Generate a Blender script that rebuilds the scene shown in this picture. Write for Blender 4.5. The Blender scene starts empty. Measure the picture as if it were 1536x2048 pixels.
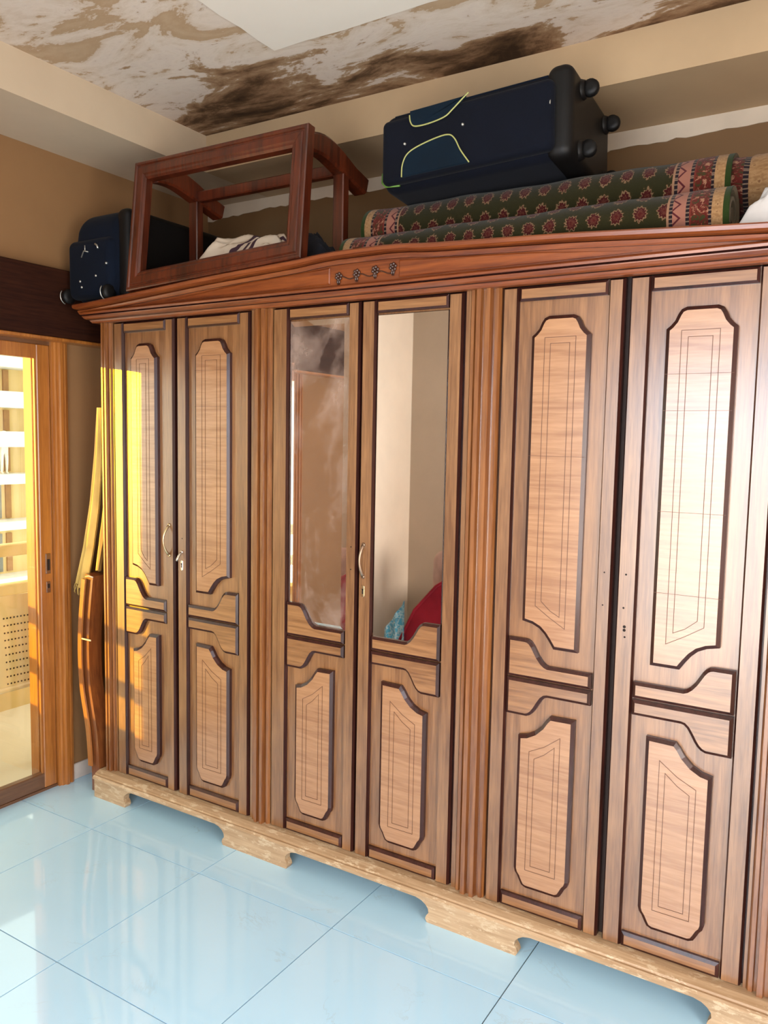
import bpy, math, random
from mathutils import Vector, Matrix
random.seed(7)
SC = bpy.context.scene
COL = SC.collection
PI = math.pi

# ------------------------------------------------------------------ camera, world, sun, area lights, exposure
def make_camera():
    yaw, pitch, roll = -0.553497, -0.0909788, 0.0187517
    f = Vector((math.sin(yaw)*math.cos(pitch), math.cos(yaw)*math.cos(pitch), math.sin(pitch)))
    r = Vector((math.cos(yaw), -math.sin(yaw), 0)); u = r.cross(f)
    c, s = math.cos(roll), math.sin(roll)
    r2 = c*r + s*u; u2 = -s*r + c*u
    cam = bpy.data.cameras.new('camera'); o = bpy.data.objects.new('camera', cam); COL.objects.link(o)
    m = Matrix((r2, u2, -f)).transposed().to_4x4(); m.translation = (2.863, -2.307, 1.607)
    o.matrix_world = m
    cam.sensor_fit = 'VERTICAL'; cam.sensor_height = 36.0; cam.lens = 1597.2*36/2048
    cam.clip_start = 0.02; cam.clip_end = 200
    SC.camera = o
make_camera()

w = bpy.data.worlds.new('world'); SC.world = w; w.use_nodes = True
bg = w.node_tree.nodes['Background']
bg.inputs[0].default_value = (0.80, 0.88, 1.0, 1); bg.inputs[1].default_value = 2.1

sun = bpy.data.lights.new('sun', 'SUN'); so = bpy.data.objects.new('sun', sun); COL.objects.link(so)
sun.energy = 7.2; sun.color = (1.0, 0.61, 0.0); sun.angle = math.radians(0.5)
SUN_DIR = Vector((1.0, 1.1, -0.085*math.hypot(1, 1.1)))
so.rotation_euler = SUN_DIR.to_track_quat('-Z', 'Y').to_euler()
so.location = (-6, -6, 4)

def area(name, loc, direction, sx, sy, power, color):
    l = bpy.data.lights.new(name, 'AREA'); l.shape = 'RECTANGLE'; l.size = sx; l.size_y = sy
    l.energy = power; l.color = color
    o = bpy.data.objects.new(name, l); COL.objects.link(o); o.location = loc
    o.rotation_euler = Vector(direction).to_track_quat('-Z', 'Z').to_euler()
    return o
# daylight at the window in the wall behind the camera: blue sky above, sunlit street below
area('window_sky', (2.45, -3.26, 1.90), (0, 1, 0), 2.1, 0.52, 30, (0.66, 0.85, 1.0))
area('window_street', (2.45, -3.26, 0.86), (0, 1, 0), 2.1, 1.56, 62, (1.0, 0.88, 0.74))
# added fill behind a made-up right-hand window, to brighten the left wall
area('added_side_fill', (4.50, -2.1, 1.25), (-1, 0, 0), 1.5, 1.5, 82, (1.0, 0.90, 0.77))

SC.view_settings.view_transform = 'Standard'
SC.view_settings.look = 'None'
SC.view_settings.exposure = 0.55
SC.view_settings.gamma = 1.0
SC.view_settings.use_curve_mapping = False

# ------------------------------------------------------------------ mesh helpers
class MB:
    def __init__(s): s.v = []; s.f = []; s.m = []; s.s = []; s.uv = {}
    def add(s, vs, fs, mi=0, smooth=False):
        b = len(s.v); s.v += [tuple(p) for p in vs]
        for f in fs:
            s.f.append([b+i for i in f]); s.m.append(mi); s.s.append(smooth)
        return b
    def box(s, x0, x1, y0, y1, z0, z1, mi=0):
        s.add([(x0,y0,z0),(x1,y0,z0),(x1,y1,z0),(x0,y1,z0),(x0,y0,z1),(x1,y0,z1),(x1,y1,z1),(x0,y1,z1)],
              [(0,3,2,1),(4,5,6,7),(0,1,5,4),(1,2,6,5),(2,3,7,6),(3,0,4,7)], mi)
    def bbox(s, x0, x1, y0, y1, z0, z1, b=0.003, mi=0):
        """chamfered box"""
        pts = []
        for z, ins in ((z0, b), (z0+b, 0), (z1-b, 0), (z1, b)):
            xa, xb, ya, yb = x0+ins, x1-ins, y0+ins, y1-ins
            c = b if ins == 0 else b*0.4
            pts.append([(xa+c,ya,z),(xb-c,ya,z),(xb,ya+c,z),(xb,yb-c,z),(xb-c,yb,z),(xa+c,yb,z),(xa,yb-c,z),(xa,ya+c,z)])
        vs = [p for r in pts for p in r]; fs = [tuple(range(7,-1,-1)), tuple(range(24,32))]
        for k in range(3):
            for i in range(8):
                j = (i+1) % 8; fs.append((k*8+i, k*8+j, k*8+8+j, k*8+8+i))
        s.add(vs, fs, mi)
    def prism(s, poly, axis, d0, d1, mi=0, mside=None, smooth=False):
        """poly of 2-D points extruded along axis from d0 to d1"""
        def P(a, b, d):
            return {'x': (d, a, b), 'y': (a, d, b), 'z': (a, b, d)}[axis]
        n = len(poly)
        vs = [P(a, b, d0) for a, b in poly] + [P(a, b, d1) for a, b in poly]
        s.add(vs, [tuple(range(n)), tuple(range(2*n-1, n-1, -1))], mi)
        s.add(vs, [(i, i+n, (i+1) % n + n, (i+1) % n) for i in range(n)], mi if mside is None else mside, smooth)
    def raised(s, poly, yb, yf, bev, mi=0, ms=1):
        """panel in the x-z plane: back at yb, chamfered front at yf (yf < yb)"""
        a = sum(poly[i][0]*poly[(i+1) % len(poly)][1]-poly[(i+1) % len(poly)][0]*poly[i][1] for i in range(len(poly)))
        if a < 0: poly = poly[::-1]
        inn = inset(poly, bev); n = len(poly); ym = yf + (yb-yf)*0.35
        vs = [(x, yb, z) for x, z in poly] + [(x, ym, z) for x, z in poly] + [(x, yf, z) for x, z in inn]
        b = s.add(vs, [tuple(range(2*n, 3*n))], mi)
        fs = []
        for k in (0, n):
            for i in range(n):
                j = (i+1) % n; fs.append((k+i, k+j, k+n+j, k+n+i))
        s.add(vs, fs, ms)
    def tube(s, pts, r, seg=8, mi=0, caps=True, smooth=True):
        pts = [Vector(p) for p in pts]; n = len(pts)
        rs = r if isinstance(r, (list, tuple)) else [r]*n
        t0 = (pts[1]-pts[0]).normalized()
        ref = Vector((0,0,1)) if abs(t0.z) < .9 else Vector((1,0,0))
        nv = t0.cross(ref).normalized(); vs = []; prev = t0
        for i, p in enumerate(pts):
            t = (pts[min(i+1,n-1)]-pts[max(i-1,0)]).normalized()
            q = prev.rotation_difference(t); nv = q @ nv; prev = t
            bn = t.cross(nv)
            for k in range(seg):
                a = 2*PI*k/seg; vs.append(p + rs[i]*(math.cos(a)*nv + math.sin(a)*bn))
        fs = []
        for i in range(n-1):
            for k in range(seg):
                l = (k+1) % seg; fs.append((i*seg+k, i*seg+l, i*seg+seg+l, i*seg+seg+k))
        b = s.add(vs, fs, mi, smooth)
        if caps:
            s.add(vs, [tuple(range(seg-1,-1,-1)), tuple(range((n-1)*seg, n*seg))], mi)
    def sweep(s, pts, prof, up=(0,0,1), mi=0, smooth=False):
        """sweep a closed 2-D profile (side, up) along pts with fixed up"""
        pts = [Vector(p) for p in pts]; n = len(pts); vs = []; U = Vector(up)
        for i, p in enumerate(pts):
            t = (pts[min(i+1,n-1)]-pts[max(i-1,0)]).normalized()
            sd = t.cross(U).normalized(); uu = sd.cross(t)
            pr = prof(i/(n-1)) if callable(prof) else prof
            for a, b in pr: vs.append(p + sd*a + uu*b)
        m = len(vs)//n
        fs = [(i*m+k, i*m+(k+1) % m, i*m+m+(k+1) % m, i*m+m+k) for i in range(n-1) for k in range(m)]
        s.add(vs, fs, mi, smooth); s.add(vs, [tuple(range(m-1,-1,-1)), tuple(range((n-1)*m, n*m))], mi)
    def lathe(s, prof, c, axis='z', seg=16, mi=0):
        c = Vector(c); vs = []
        for r, h in prof:
            for k in range(seg):
                a = 2*PI*k/seg; x, y = r*math.cos(a), r*math.sin(a)
                vs.append(c + Vector({'z': (x,y,h), 'y': (x,h,y), 'x': (h,x,y)}[axis]))
        n = len(prof)
        s.add(vs, [(i*seg+k, i*seg+(k+1) % seg, i*seg+seg+(k+1) % seg, i*seg+seg+k) for i in range(n-1) for k in range(seg)], mi, True)
        s.add(vs, [tuple(range(seg)), tuple(range((n-1)*seg, n*seg))], mi)
    def grid(s, fn, nu, nv, mi=0, smooth=True, uv=False):
        vs = [fn(i/nu, j/nv) for j in range(nv+1) for i in range(nu+1)]
        fs = [(j*(nu+1)+i, j*(nu+1)+i+1, (j+1)*(nu+1)+i+1, (j+1)*(nu+1)+i) for j in range(nv) for i in range(nu)]
        b = s.add(vs, fs, mi, smooth)
        if uv:
            for j in range(nv+1):
                for i in range(nu+1): s.uv[b+j*(nu+1)+i] = (i/nu, j/nv)
    def mesh(s, name, mats, off=(0,0,0)):
        me = bpy.data.meshes.new(name)
        me.from_pydata([(x-off[0], y-off[1], z-off[2]) for x, y, z in s.v], [], s.f)
        for m in mats: me.materials.append(m)
        for p, mi, sm in zip(me.polygons, s.m, s.s):
            p.material_index = mi; p.use_smooth = sm
        if s.uv:
            l = me.uv_layers.new(name='UVMap')
            for lp in me.loops: l.data[lp.index].uv = s.uv.get(lp.vertex_index, (0, 0))
        me.validate(); me.update()
        # consistent outward normals
        import bmesh
        bm = bmesh.new(); bm.from_mesh(me)
        bmesh.ops.remove_doubles(bm, verts=bm.verts, dist=1e-6)
        bmesh.ops.recalc_face_normals(bm, faces=bm.faces); bm.to_mesh(me); bm.free()
        return me
    def build(s, name, mats, parent=None, loc=None, local=False):
        """vertices are world coordinates unless local; origin at loc or at the parent's origin"""
        if not isinstance(mats, (list, tuple)): mats = [mats]
        off = (0,0,0)
        if not local:
            off = WORLD.get(parent.name, (0,0,0)) if parent else (loc or (0,0,0))
        o = bpy.data.objects.new(name, s.mesh(name, mats, off)); COL.objects.link(o)
        if parent: o.parent = parent; WORLD[o.name] = off
        else:
            o.location = loc or (0,0,0); WORLD[o.name] = tuple(o.location)
        return o
WORLD = {}

def inset(poly, d):
    n = len(poly); out = []
    for i in range(n):
        p0, p1, p2 = Vector(poly[i-1]), Vector(poly[i]), Vector(poly[(i+1) % n])
        a = (p1-p0).normalized(); b = (p2-p1).normalized()
        na = Vector((-a.y, a.x)); nb = Vector((-b.y, b.x))
        k = na+nb
        if k.length < 1e-6: k = na
        k = k/max(k.dot(na), 0.35) if k.dot(na) > 0 else na
        k = (na+nb)/max((1+na.dot(nb)), 0.35)
        out.append((p1.x+k.x*d, p1.y+k.y*d))
    return out

def thing(name, label, cat, loc=(0,0,0), group=None, rot=None):
    o = bpy.data.objects.new(name, None); COL.objects.link(o); o.location = loc; o.empty_display_size = 0.1
    if rot: o.rotation_euler = rot
    o['label'] = label; o['category'] = cat
    if group: o['group'] = group
    WORLD[o.name] = tuple(loc)
    return o
def tag(o, label, cat, group=None):
    o['label'] = label; o['category'] = cat
    if group: o['group'] = group
    return o
def struct(o): o['kind'] = 'structure'; return o
def lab(o, l): o['label'] = l; return o

# ------------------------------------------------------------------ material helpers
class NT:
    def __init__(s, name):
        s.mat = bpy.data.materials.new(name); s.mat.use_nodes = True
        s.t = s.mat.node_tree; s.n = s.t.nodes; s.p = s.n['Principled BSDF']
    def new(s, typ, **kw):
        n = s.n.new(typ)
        for k, v in kw.items(): setattr(n, k, v)
        return n
    def link(s, a, b): s.t.links.new(a, b)
    def set(s, node, key, val):
        if isinstance(val, bpy.types.NodeSocket): s.link(val, node.inputs[key])
        else: node.inputs[key].default_value = val
    def math(s, op, a, b=0.0, clamp=False):
        n = s.new('ShaderNodeMath', operation=op, use_clamp=clamp); s.set(n, 0, a); s.set(n, 1, b); return n.outputs[0]
    def coord(s, kind='Object', scale=(1,1,1), rot=(0,0,0), loc=(0,0,0)):
        c = s.new('ShaderNodeTexCoord'); m = s.new('ShaderNodeMapping')
        m.inputs['Scale'].default_value = scale; m.inputs['Rotation'].default_value = rot; m.inputs['Location'].default_value = loc
        s.link(c.outputs[kind], m.inputs[0]); return m.outputs[0]
    def noise(s, vec, scale, detail=3, rough=0.5, dist=0.0):
        n = s.new('ShaderNodeTexNoise'); s.link(vec, n.inputs['Vector'])
        n.inputs['Scale'].default_value = scale; n.inputs['Detail'].default_value = detail
        n.inputs['Roughness'].default_value = rough; n.inputs['Distortion'].default_value = dist
        return n.outputs['Fac']
    def ramp(s, fac, stops, interp='LINEAR'):
        n = s.new('ShaderNodeValToRGB'); n.color_ramp.interpolation = interp; e = n.color_ramp.elements
        while len(e) < len(stops): e.new(0.5)
        for el, (p, c) in zip(e, stops):
            el.position = p; el.color = (*c, 1) if len(c) == 3 else c
        s.link(fac, n.inputs[0]); return n.outputs[0]
    def mix(s, fac, a, b, typ='MIX'):
        n = s.new('ShaderNodeMix', data_type='RGBA', blend_type=typ)
        s.set(n, 0, fac)
        for i, v in ((6, a), (7, b)):
            if isinstance(v, bpy.types.NodeSocket): s.link(v, n.inputs[i])
            else: n.inputs[i].default_value = (*v, 1)
        return n.outputs[2]
    def bump(s, h, strength=0.2, dist=0.002):
        n = s.new('ShaderNodeBump'); n.inputs['Strength'].default_value = strength; n.inputs['Distance'].default_value = dist
        s.link(h, n.inputs['Height']); s.link(n.outputs[0], s.p.inputs['Normal'])
    def fin(s, color=None, rough=0.5, metal=0.0, coat=0.0, coat_rough=0.2, spec=0.5, sheen=0.0):
        if color is not None: s.set(s.p, 'Base Color', color if isinstance(color, bpy.types.NodeSocket) else (*color, 1))
        s.set(s.p, 'Roughness', rough); s.set(s.p, 'Metallic', metal)
        s.set(s.p, 'Coat Weight', coat); s.set(s.p, 'Coat Roughness', coat_rough); s.set(s.p, 'Specular IOR Level', spec)
        s.set(s.p, 'Sheen Weight', sheen)
        return s.mat
def plain(name, color, rough=0.5, metal=0.0, coat=0.0, spec=0.5, var=0.12, scale=9.0, bump=0.0):
    t = NT(name); v = t.coord(); f = t.noise(v, scale, 4)
    lo = tuple(c*(1-var) for c in color); hi = tuple(min(1, c*(1+var)) for c in color)
    c = t.ramp(f, [(0.3, lo), (0.7, hi)])
    if bump: t.bump(t.noise(v, scale*6, 3), bump, 0.003)
    return t.fin(c, rough, metal, coat, spec=spec)
def wood(name, dark, light, grain='z', rough=0.34, coat=0.5, coat_rough=0.3, spec=0.5, scale=1.0, wear=0.0, wearcol=(0.6,0.45,0.3)):
    t = NT(name)
    s = {'z': (1,1,0.06), 'x': (0.06,1,1), 'y': (1,0.06,1)}[grain]
    v = t.coord('Object', tuple(k*scale for k in s))
    f1 = t.noise(v, 16, 4, 0.6, 0.8); f2 = t.noise(v, 120, 3, 0.6)
    f = t.math('ADD', t.math('MULTIPLY', f1, 0.5), t.math('MULTIPLY', f2, 0.5))
    c = t.ramp(f, [(0.38, dark), (0.5, tuple((a+b)/2 for a, b in zip(dark, light))), (0.62, light)])
    if wear > 0:
        vv = t.coord('Object', tuple(k*1.0 for k in {'z': (1,1,0.35), 'x': (0.35,1,1), 'y': (1,.35,1)}[grain]))
        wf = t.noise(vv, 34, 6, 0.75)
        c = t.mix(t.ramp(wf, [(0.60-wear*0.2, (0,0,0)), (0.66-wear*0.2, (1,1,1))]), c, wearcol)
    t.bump(f2, 0.10, 0.001)
    t.p.inputs['Coat IOR'].default_value = 1.75
    return t.fin(c, rough, 0, coat, coat_rough, spec)

M = {}
M['cornice'] = wood('cornice_wood', (0.12,0.022,0.004), (0.25,0.060,0.011), 'x', coat=0.35)
M['pilaster'] = wood('pilaster_wood', (0.14,0.040,0.008), (0.29,0.105,0.027), 'z', coat=0.9, coat_rough=0.25)
M['stile'] = wood('stile_wood', (0.135,0.050,0.014), (0.30,0.138,0.051), 'z', coat=1.0, coat_rough=0.28)
M['field'] = wood('field_wood', (0.145,0.052,0.013), (0.31,0.138,0.048), 'z', coat=1.0, coat_rough=0.28)
M['panel'] = wood('panel_veneer', (0.28,0.118,0.044), (0.42,0.205,0.089), 'x', coat=1.0, coat_rough=0.26)
M['midrail'] = wood('rail_wood', (0.16,0.060,0.016), (0.33,0.150,0.053), 'x', coat=1.0, coat_rough=0.28)
M['stain_and_shade'] = wood('dark_stain_and_shade', (0.022,0.006,0.004), (0.05,0.014,0.010), 'z', rough=0.3, coat=0.10, coat_rough=0.15, spec=0.3)  # stained door edges; also the painted shadow lines of the cornice grooves
M['inside'] = plain('wardrobe_inside', (0.02,0.008,0.005), 0.8)
M['inlay'] = plain('inlay_line', (0.12,0.045,0.02), 0.5)
M['plinth'] = wood('worn_plinth_wood', (0.33,0.20,0.10), (0.50,0.34,0.20), 'x', rough=0.55, coat=0.2, wear=0.35, wearcol=(0.56,0.42,0.27))
M['frame_red'] = wood('red_mahogany', (0.032,0.0055,0.002), (0.105,0.018,0.005), 'z', coat=0.25, coat_rough=0.2, scale=0.7)
M['dark_wood'] = wood('dark_brown_wood', (0.016,0.004,0.002), (0.036,0.010,0.004), 'y', rough=0.6, coat=0.0, spec=0.15)
M['door_wood'] = wood('orange_brown_wood', (0.26,0.085,0.016), (0.42,0.155,0.03), 'z', coat=0.5, coat_rough=0.25)
M['sill_wood'] = wood('sill_brown_wood', (0.09,0.035,0.014), (0.17,0.075,0.03), 'y', coat=0.3)
M['bent_wood'] = wood('bent_dark_red_wood', (0.13,0.035,0.010), (0.25,0.08,0.02), 'z', coat=0.7, coat_rough=0.15)
M['brass'] = plain('aged_brass', (0.62,0.47,0.28), 0.25, 1.0)
M['nickel'] = plain('worn_nickel', (0.72,0.66,0.58), 0.22, 1.0)
M['bronze'] = plain('dull_bronze', (0.34,0.24,0.17), 0.35, 1.0)
M['hole'] = plain('hole_dark', (0.01,0.005,0.003), 0.9)

# ------------------------------------------------------------------ wall, ceiling and floor materials
def wall_paint(name, color, var=0.07):
    t = NT(name); v = t.coord(); f = t.noise(v, 2.2, 5, 0.6); g = t.noise(v, 60, 2)
    c = t.ramp(f, [(0.3, tuple(k*(1-var) for k in color)), (0.7, tuple(min(1,k*(1+var)) for k in color))])
    t.bump(g, 0.06, 0.001)
    return t.fin(c, 0.6, spec=0.3)
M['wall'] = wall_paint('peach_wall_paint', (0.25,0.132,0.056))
M['wall_lit'] = wall_paint('lit_wall_paint', (0.86,0.73,0.59))  # window light on the far left wall, put into a paler colour
M['wall_grey'] = wall_paint('beige_wall_paint', (0.55,0.45,0.35))
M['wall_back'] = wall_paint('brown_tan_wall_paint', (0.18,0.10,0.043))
M['soffit'] = wall_paint('cream_soffit_paint', (0.55,0.43,0.30))
M['soffit_tan'] = wall_paint('tan_soffit_paint', (0.46,0.325,0.19))
M['plaster'] = wall_paint('bare_plaster', (0.62,0.53,0.42), 0.15)
M['ceil_panel'] = wall_paint('cream_ceiling_paint', (0.74,0.67,0.58), 0.03)
def ceiling_mat():
    t = NT('water_stained_ceiling')
    vs = t.coord('Object', (0.75,1.6,1))
    big = t.noise(vs, 3.1, 9, 0.62, 0.9)
    fine = t.noise(vs, 11.0, 10, 0.75, 0.4)
    mixf = t.math('ADD', t.math('MULTIPLY', big, 0.74), t.math('MULTIPLY', fine, 0.26))
    # damp spreads from the edge along the wardrobe side of the ceiling
    tc = t.new('ShaderNodeTexCoord'); sep = t.new('ShaderNodeSeparateXYZ'); t.link(tc.outputs['Object'], sep.inputs[0])
    dy = t.math('SUBTRACT', 0.46, sep.outputs[1]); dx = t.math('MULTIPLY', t.math('ABSOLUTE', t.math('SUBTRACT', sep.outputs[0], 0.45)), 0.16)
    d = t.math('ADD', dy, dx)
    damp = t.math('MULTIPLY', t.math('MAXIMUM', t.math('SUBTRACT', 0.42, d), -0.25), 0.36)
    ff = t.math('SUBTRACT', mixf, damp)
    c = t.ramp(ff, [(0.28, (0.035,0.017,0.007)), (0.36, (0.10,0.052,0.024)), (0.43, (0.26,0.15,0.08)), (0.475, (0.36,0.24,0.14)),
                    (0.492, (0.60,0.50,0.42)), (0.54, (0.64,0.54,0.45)), (0.60, (0.56,0.45,0.35)), (0.615, (0.40,0.27,0.16)), (0.72, (0.46,0.33,0.21))])
    t.bump(fine, 0.25, 0.004)
    return t.fin(c, 0.8, spec=0.2)
M['ceiling'] = ceiling_mat()
def tile_mat():
    t = NT('glossy_pale_tile'); v = t.coord('Object')
    oi = t.new('ShaderNodeObjectInfo')
    vm = t.new('ShaderNodeVectorMath', operation='ADD'); t.link(v, vm.inputs[0])
    cmb = t.new('ShaderNodeCombineXYZ'); t.set(cmb, 0, t.math('MULTIPLY', oi.outputs['Random'], 40.0)); t.set(cmb, 1, t.math('MULTIPLY', oi.outputs['Random'], 17.0))
    t.link(cmb.outputs[0], vm.inputs[1])
    vein = t.noise(vm.outputs[0], 2.3, 9, 0.62, 1.2)
    k = t.math('ABSOLUTE', t.math('SUBTRACT', vein, 0.5))
    vm2 = t.ramp(k, [(0.0, (1,1,1)), (0.010, (0,0,0))])
    patch = t.ramp(t.noise(vm.outputs[0], 5, 4), [(0.5, (0,0,0)), (0.72, (1,1,1))])
    base = t.ramp(t.noise(vm.outputs[0], 1.5, 4), [(0.3, (0.46,0.73,0.93)), (0.7, (0.51,0.77,0.96))])
    c = t.mix(t.math('MULTIPLY', t.math('MULTIPLY', vm2, patch), 0.35), base, (0.34,0.36,0.36))
    return t.fin(c, 0.05, spec=0.9)
M['tile'] = tile_mat()
M['grout'] = plain('grout', (0.05,0.05,0.055), 0.95)
M['marble'] = plain('pale_baseboard_tile', (0.52,0.46,0.42), 0.3)
def glass_mat(name, tint, gl=0.05):
    t = NT(name); t.n.remove(t.p)
    tr = t.new('ShaderNodeBsdfTransparent'); tr.inputs[0].default_value = (*tint, 1)
    g = t.new('ShaderNodeBsdfGlossy'); g.inputs['Roughness'].default_value = 0.02; g.inputs[0].default_value = (1,1,1,1)
    mx = t.new('ShaderNodeMixShader'); mx.inputs[0].default_value = gl; t.link(tr.outputs[0], mx.inputs[1]); t.link(g.outputs[0], mx.inputs[2])
    t.link(mx.outputs[0], t.n['Material Output'].inputs[0]); return t.mat
M['glass'] = glass_mat('amber_tinted_glass', (1.0,0.96,0.80))
M['clear'] = glass_mat('clear_window_glass', (0.97,0.98,1.0))

# ------------------------------------------------------------------ room shell
XL, YB, YF, XR, ZC, ZS = -0.24, 0.89, -3.07, 4.3, 2.965, 2.805
def shell():
    # floor: grout bed carrying single tiles
    m = MB(); m.box(XL-0.2, XR+0.1, YF-0.2, YB+0.1, -0.12, -0.004); fl = struct(m.build('floor', M['grout'], loc=(0,0,0)))
    T, g = 0.6, 0.0019; ox, oy = 0.226, -0.261
    full = None
    for i in range(-2, 8):
        for j in range(-6, 3):
            x0, x1 = max(XL, ox+T*i+g), min(XR, ox+T*(i+1)-g); y0, y1 = max(YF, oy+T*j+g), min(YB, oy+T*(j+1)-g)
            if x1-x0 < 0.02 or y1-y0 < 0.02: continue
            isfull = abs(x1-x0-T+2*g) < 1e-6 and abs(y1-y0-T+2*g) < 1e-6
            if isfull and full:
                o = bpy.data.objects.new('tile', full.data); COL.objects.link(o)
            else:
                m = MB(); m.box(0, x1-x0, 0, y1-y0, -0.010, 0.0)
                o = m.build('tile', M['tile'], local=True)
                if isfull: full = o
            o.parent = fl; o.location = (x0, y0, 0)
    # ceiling, stained slab with a smooth inner panel
    m = MB(); m.box(XL-0.2, XR+0.1, YF-0.2, YB+0.1, ZC, ZC+0.1); ce = struct(m.build('ceiling', M['ceiling'], loc=(0,0,0)))
    m = MB()
    rag = [(0.965+random.uniform(-.006,.006), -0.022-k*0.09) for k in range(34)]
    rag += [(XR, YF)] + [(XR-0.16*k, -0.022+random.uniform(-.006,.006)) for k in range(21)]
    m.prism(rag, 'z', ZC-0.006, ZC+0.001); m.build('ceiling_panel', M['ceil_panel'], ce)
    # walls
    m = MB()
    op0, op1, oz = -1.62, -0.05, 2.0
    m.box(XL-0.14, XL, op1, YB+0.1, 0, ZC); m.box(XL-0.14, XL, -2.2, op0, 0, ZC); m.box(XL-0.14, XL, op0, op1, oz, ZC); 
    struct(m.build('wall_left', M['wall'], loc=(0,0,0)))
    m = MB(); m.box(XL-0.14, XL, YF-0.1, -2.2, 0, ZC); struct(m.build('wall_left', M['wall_lit'], loc=(0,0,0)))  # same wall in the paler colour that stands for light
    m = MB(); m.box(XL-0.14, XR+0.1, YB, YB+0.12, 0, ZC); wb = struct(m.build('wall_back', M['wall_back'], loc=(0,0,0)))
    m = MB(); top = ZS
    pts = []; x = XL
    low = []
    while x < XR:
        low.append((x, 2.742+0.012*math.sin(x*3.1)+random.uniform(-.007,.007))); x += 0.035
    m.prism([(XL, top), ] + low + [(XR, 2.75), (XR, top)], 'y', YB-0.004, YB+0.002); m.build('plaster_strip', M['plaster'], wb)
    wx0, wx1, wz0, wz1 = 1.40, 3.50, 0.06, 2.18
    m = MB()
    m.box(XL-0.14, wx0, YF-0.12, YF, 0, ZC); m.box(wx1, XR+0.1, YF-0.12, YF, 0, ZC)
    m.box(wx0, wx1, YF-0.12, YF, wz1, ZC); m.box(wx0, wx1, YF-0.12, YF, 0, wz0)
    struct(m.build('wall_front', M['wall_grey'], loc=(0,0,0)))
    wi = thing('window_1', '', '', (wx0, YF, wz0)); del wi['label']; del wi['category']; struct(wi)
    m = MB()
    for a, b in ((wx0, wx0+.06), ((wx0+wx1)/2-.04, (wx0+wx1)/2+.04), (wx1-.06, wx1)): m.box(a, b, YF-0.09, YF-0.03, wz0, wz1)
    m.box(wx0, wx1, YF-0.09, YF-0.03, wz0, wz0+.06); m.box(wx0, wx1, YF-0.09, YF-0.03, wz1-.06, wz1)
    m.build('window_frame', M['door_wood'], wi)
    for a, b in ((wx0+.06, (wx0+wx1)/2-.04), ((wx0+wx1)/2+.04, wx1-.06)):
        m = MB(); m.box(a, b, YF-0.064, YF-0.058, wz0+.06, wz1-.06); m.build('pane', M['clear'], wi)
    m = MB(); m.box(XR, XR+0.12, YF-0.1, -2.9, 0, ZC); m.box(XR, XR+0.12, -1.3, YB+0.1, 0, ZC); m.box(XR, XR+0.12, -2.9, -1.3, 0, .45); m.box(XR, XR+0.12, -2.9, -1.3, 2.05, ZC)
    struct(m.build('wall_right', M['wall'], loc=(0,0,0)))
    w2 = thing('added_fill_window', '', '', (XR, -2.1, .45)); del w2['label']; del w2['category']; struct(w2)  # window added only to let the side fill in
    m = MB(); m.box(XR+.03, XR+.09, -2.9, -1.3, .45, .51); m.box(XR+.03, XR+.09, -2.9, -1.3, 1.99, 2.05)
    for y in (-2.9, -2.13, -1.36): m.box(XR+.03, XR+.09, y, y+.06, .51, 1.99)
    m.build('window_frame', M['door_wood'], w2)
    for y0, y1 in ((-2.84,-2.13), (-2.07,-1.36)):
        m = MB(); m.box(XR+.057, XR+.063, y0, y1, .51, 1.99); m.build('pane', M['clear'], w2)
    # dropped soffits
    m = MB(); m.box(XL, 0.165, YF, YB, ZS, ZC); struct(m.build('trim_1', M['soffit'], loc=(0,0,0)))
    m = MB(); m.box(0.165, XR, 0.46, YB, ZS, ZC); struct(m.build('trim_2', M['soffit_tan'], loc=(0,0,0)))
    # baseboard
    m = MB(); m.bbox(XL, XL+0.012, -0.008, YB, 0.0, 0.075, 0.003); struct(m.build('baseboard_left', M['marble'], loc=(0,0,0)))
    m = MB(); m.bbox(XL, XL+0.012, YF, -1.69, 0.0, 0.075, 0.003); struct(m.build('baseboard_left', M['marble'], loc=(0,0,0)))
shell()

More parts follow.
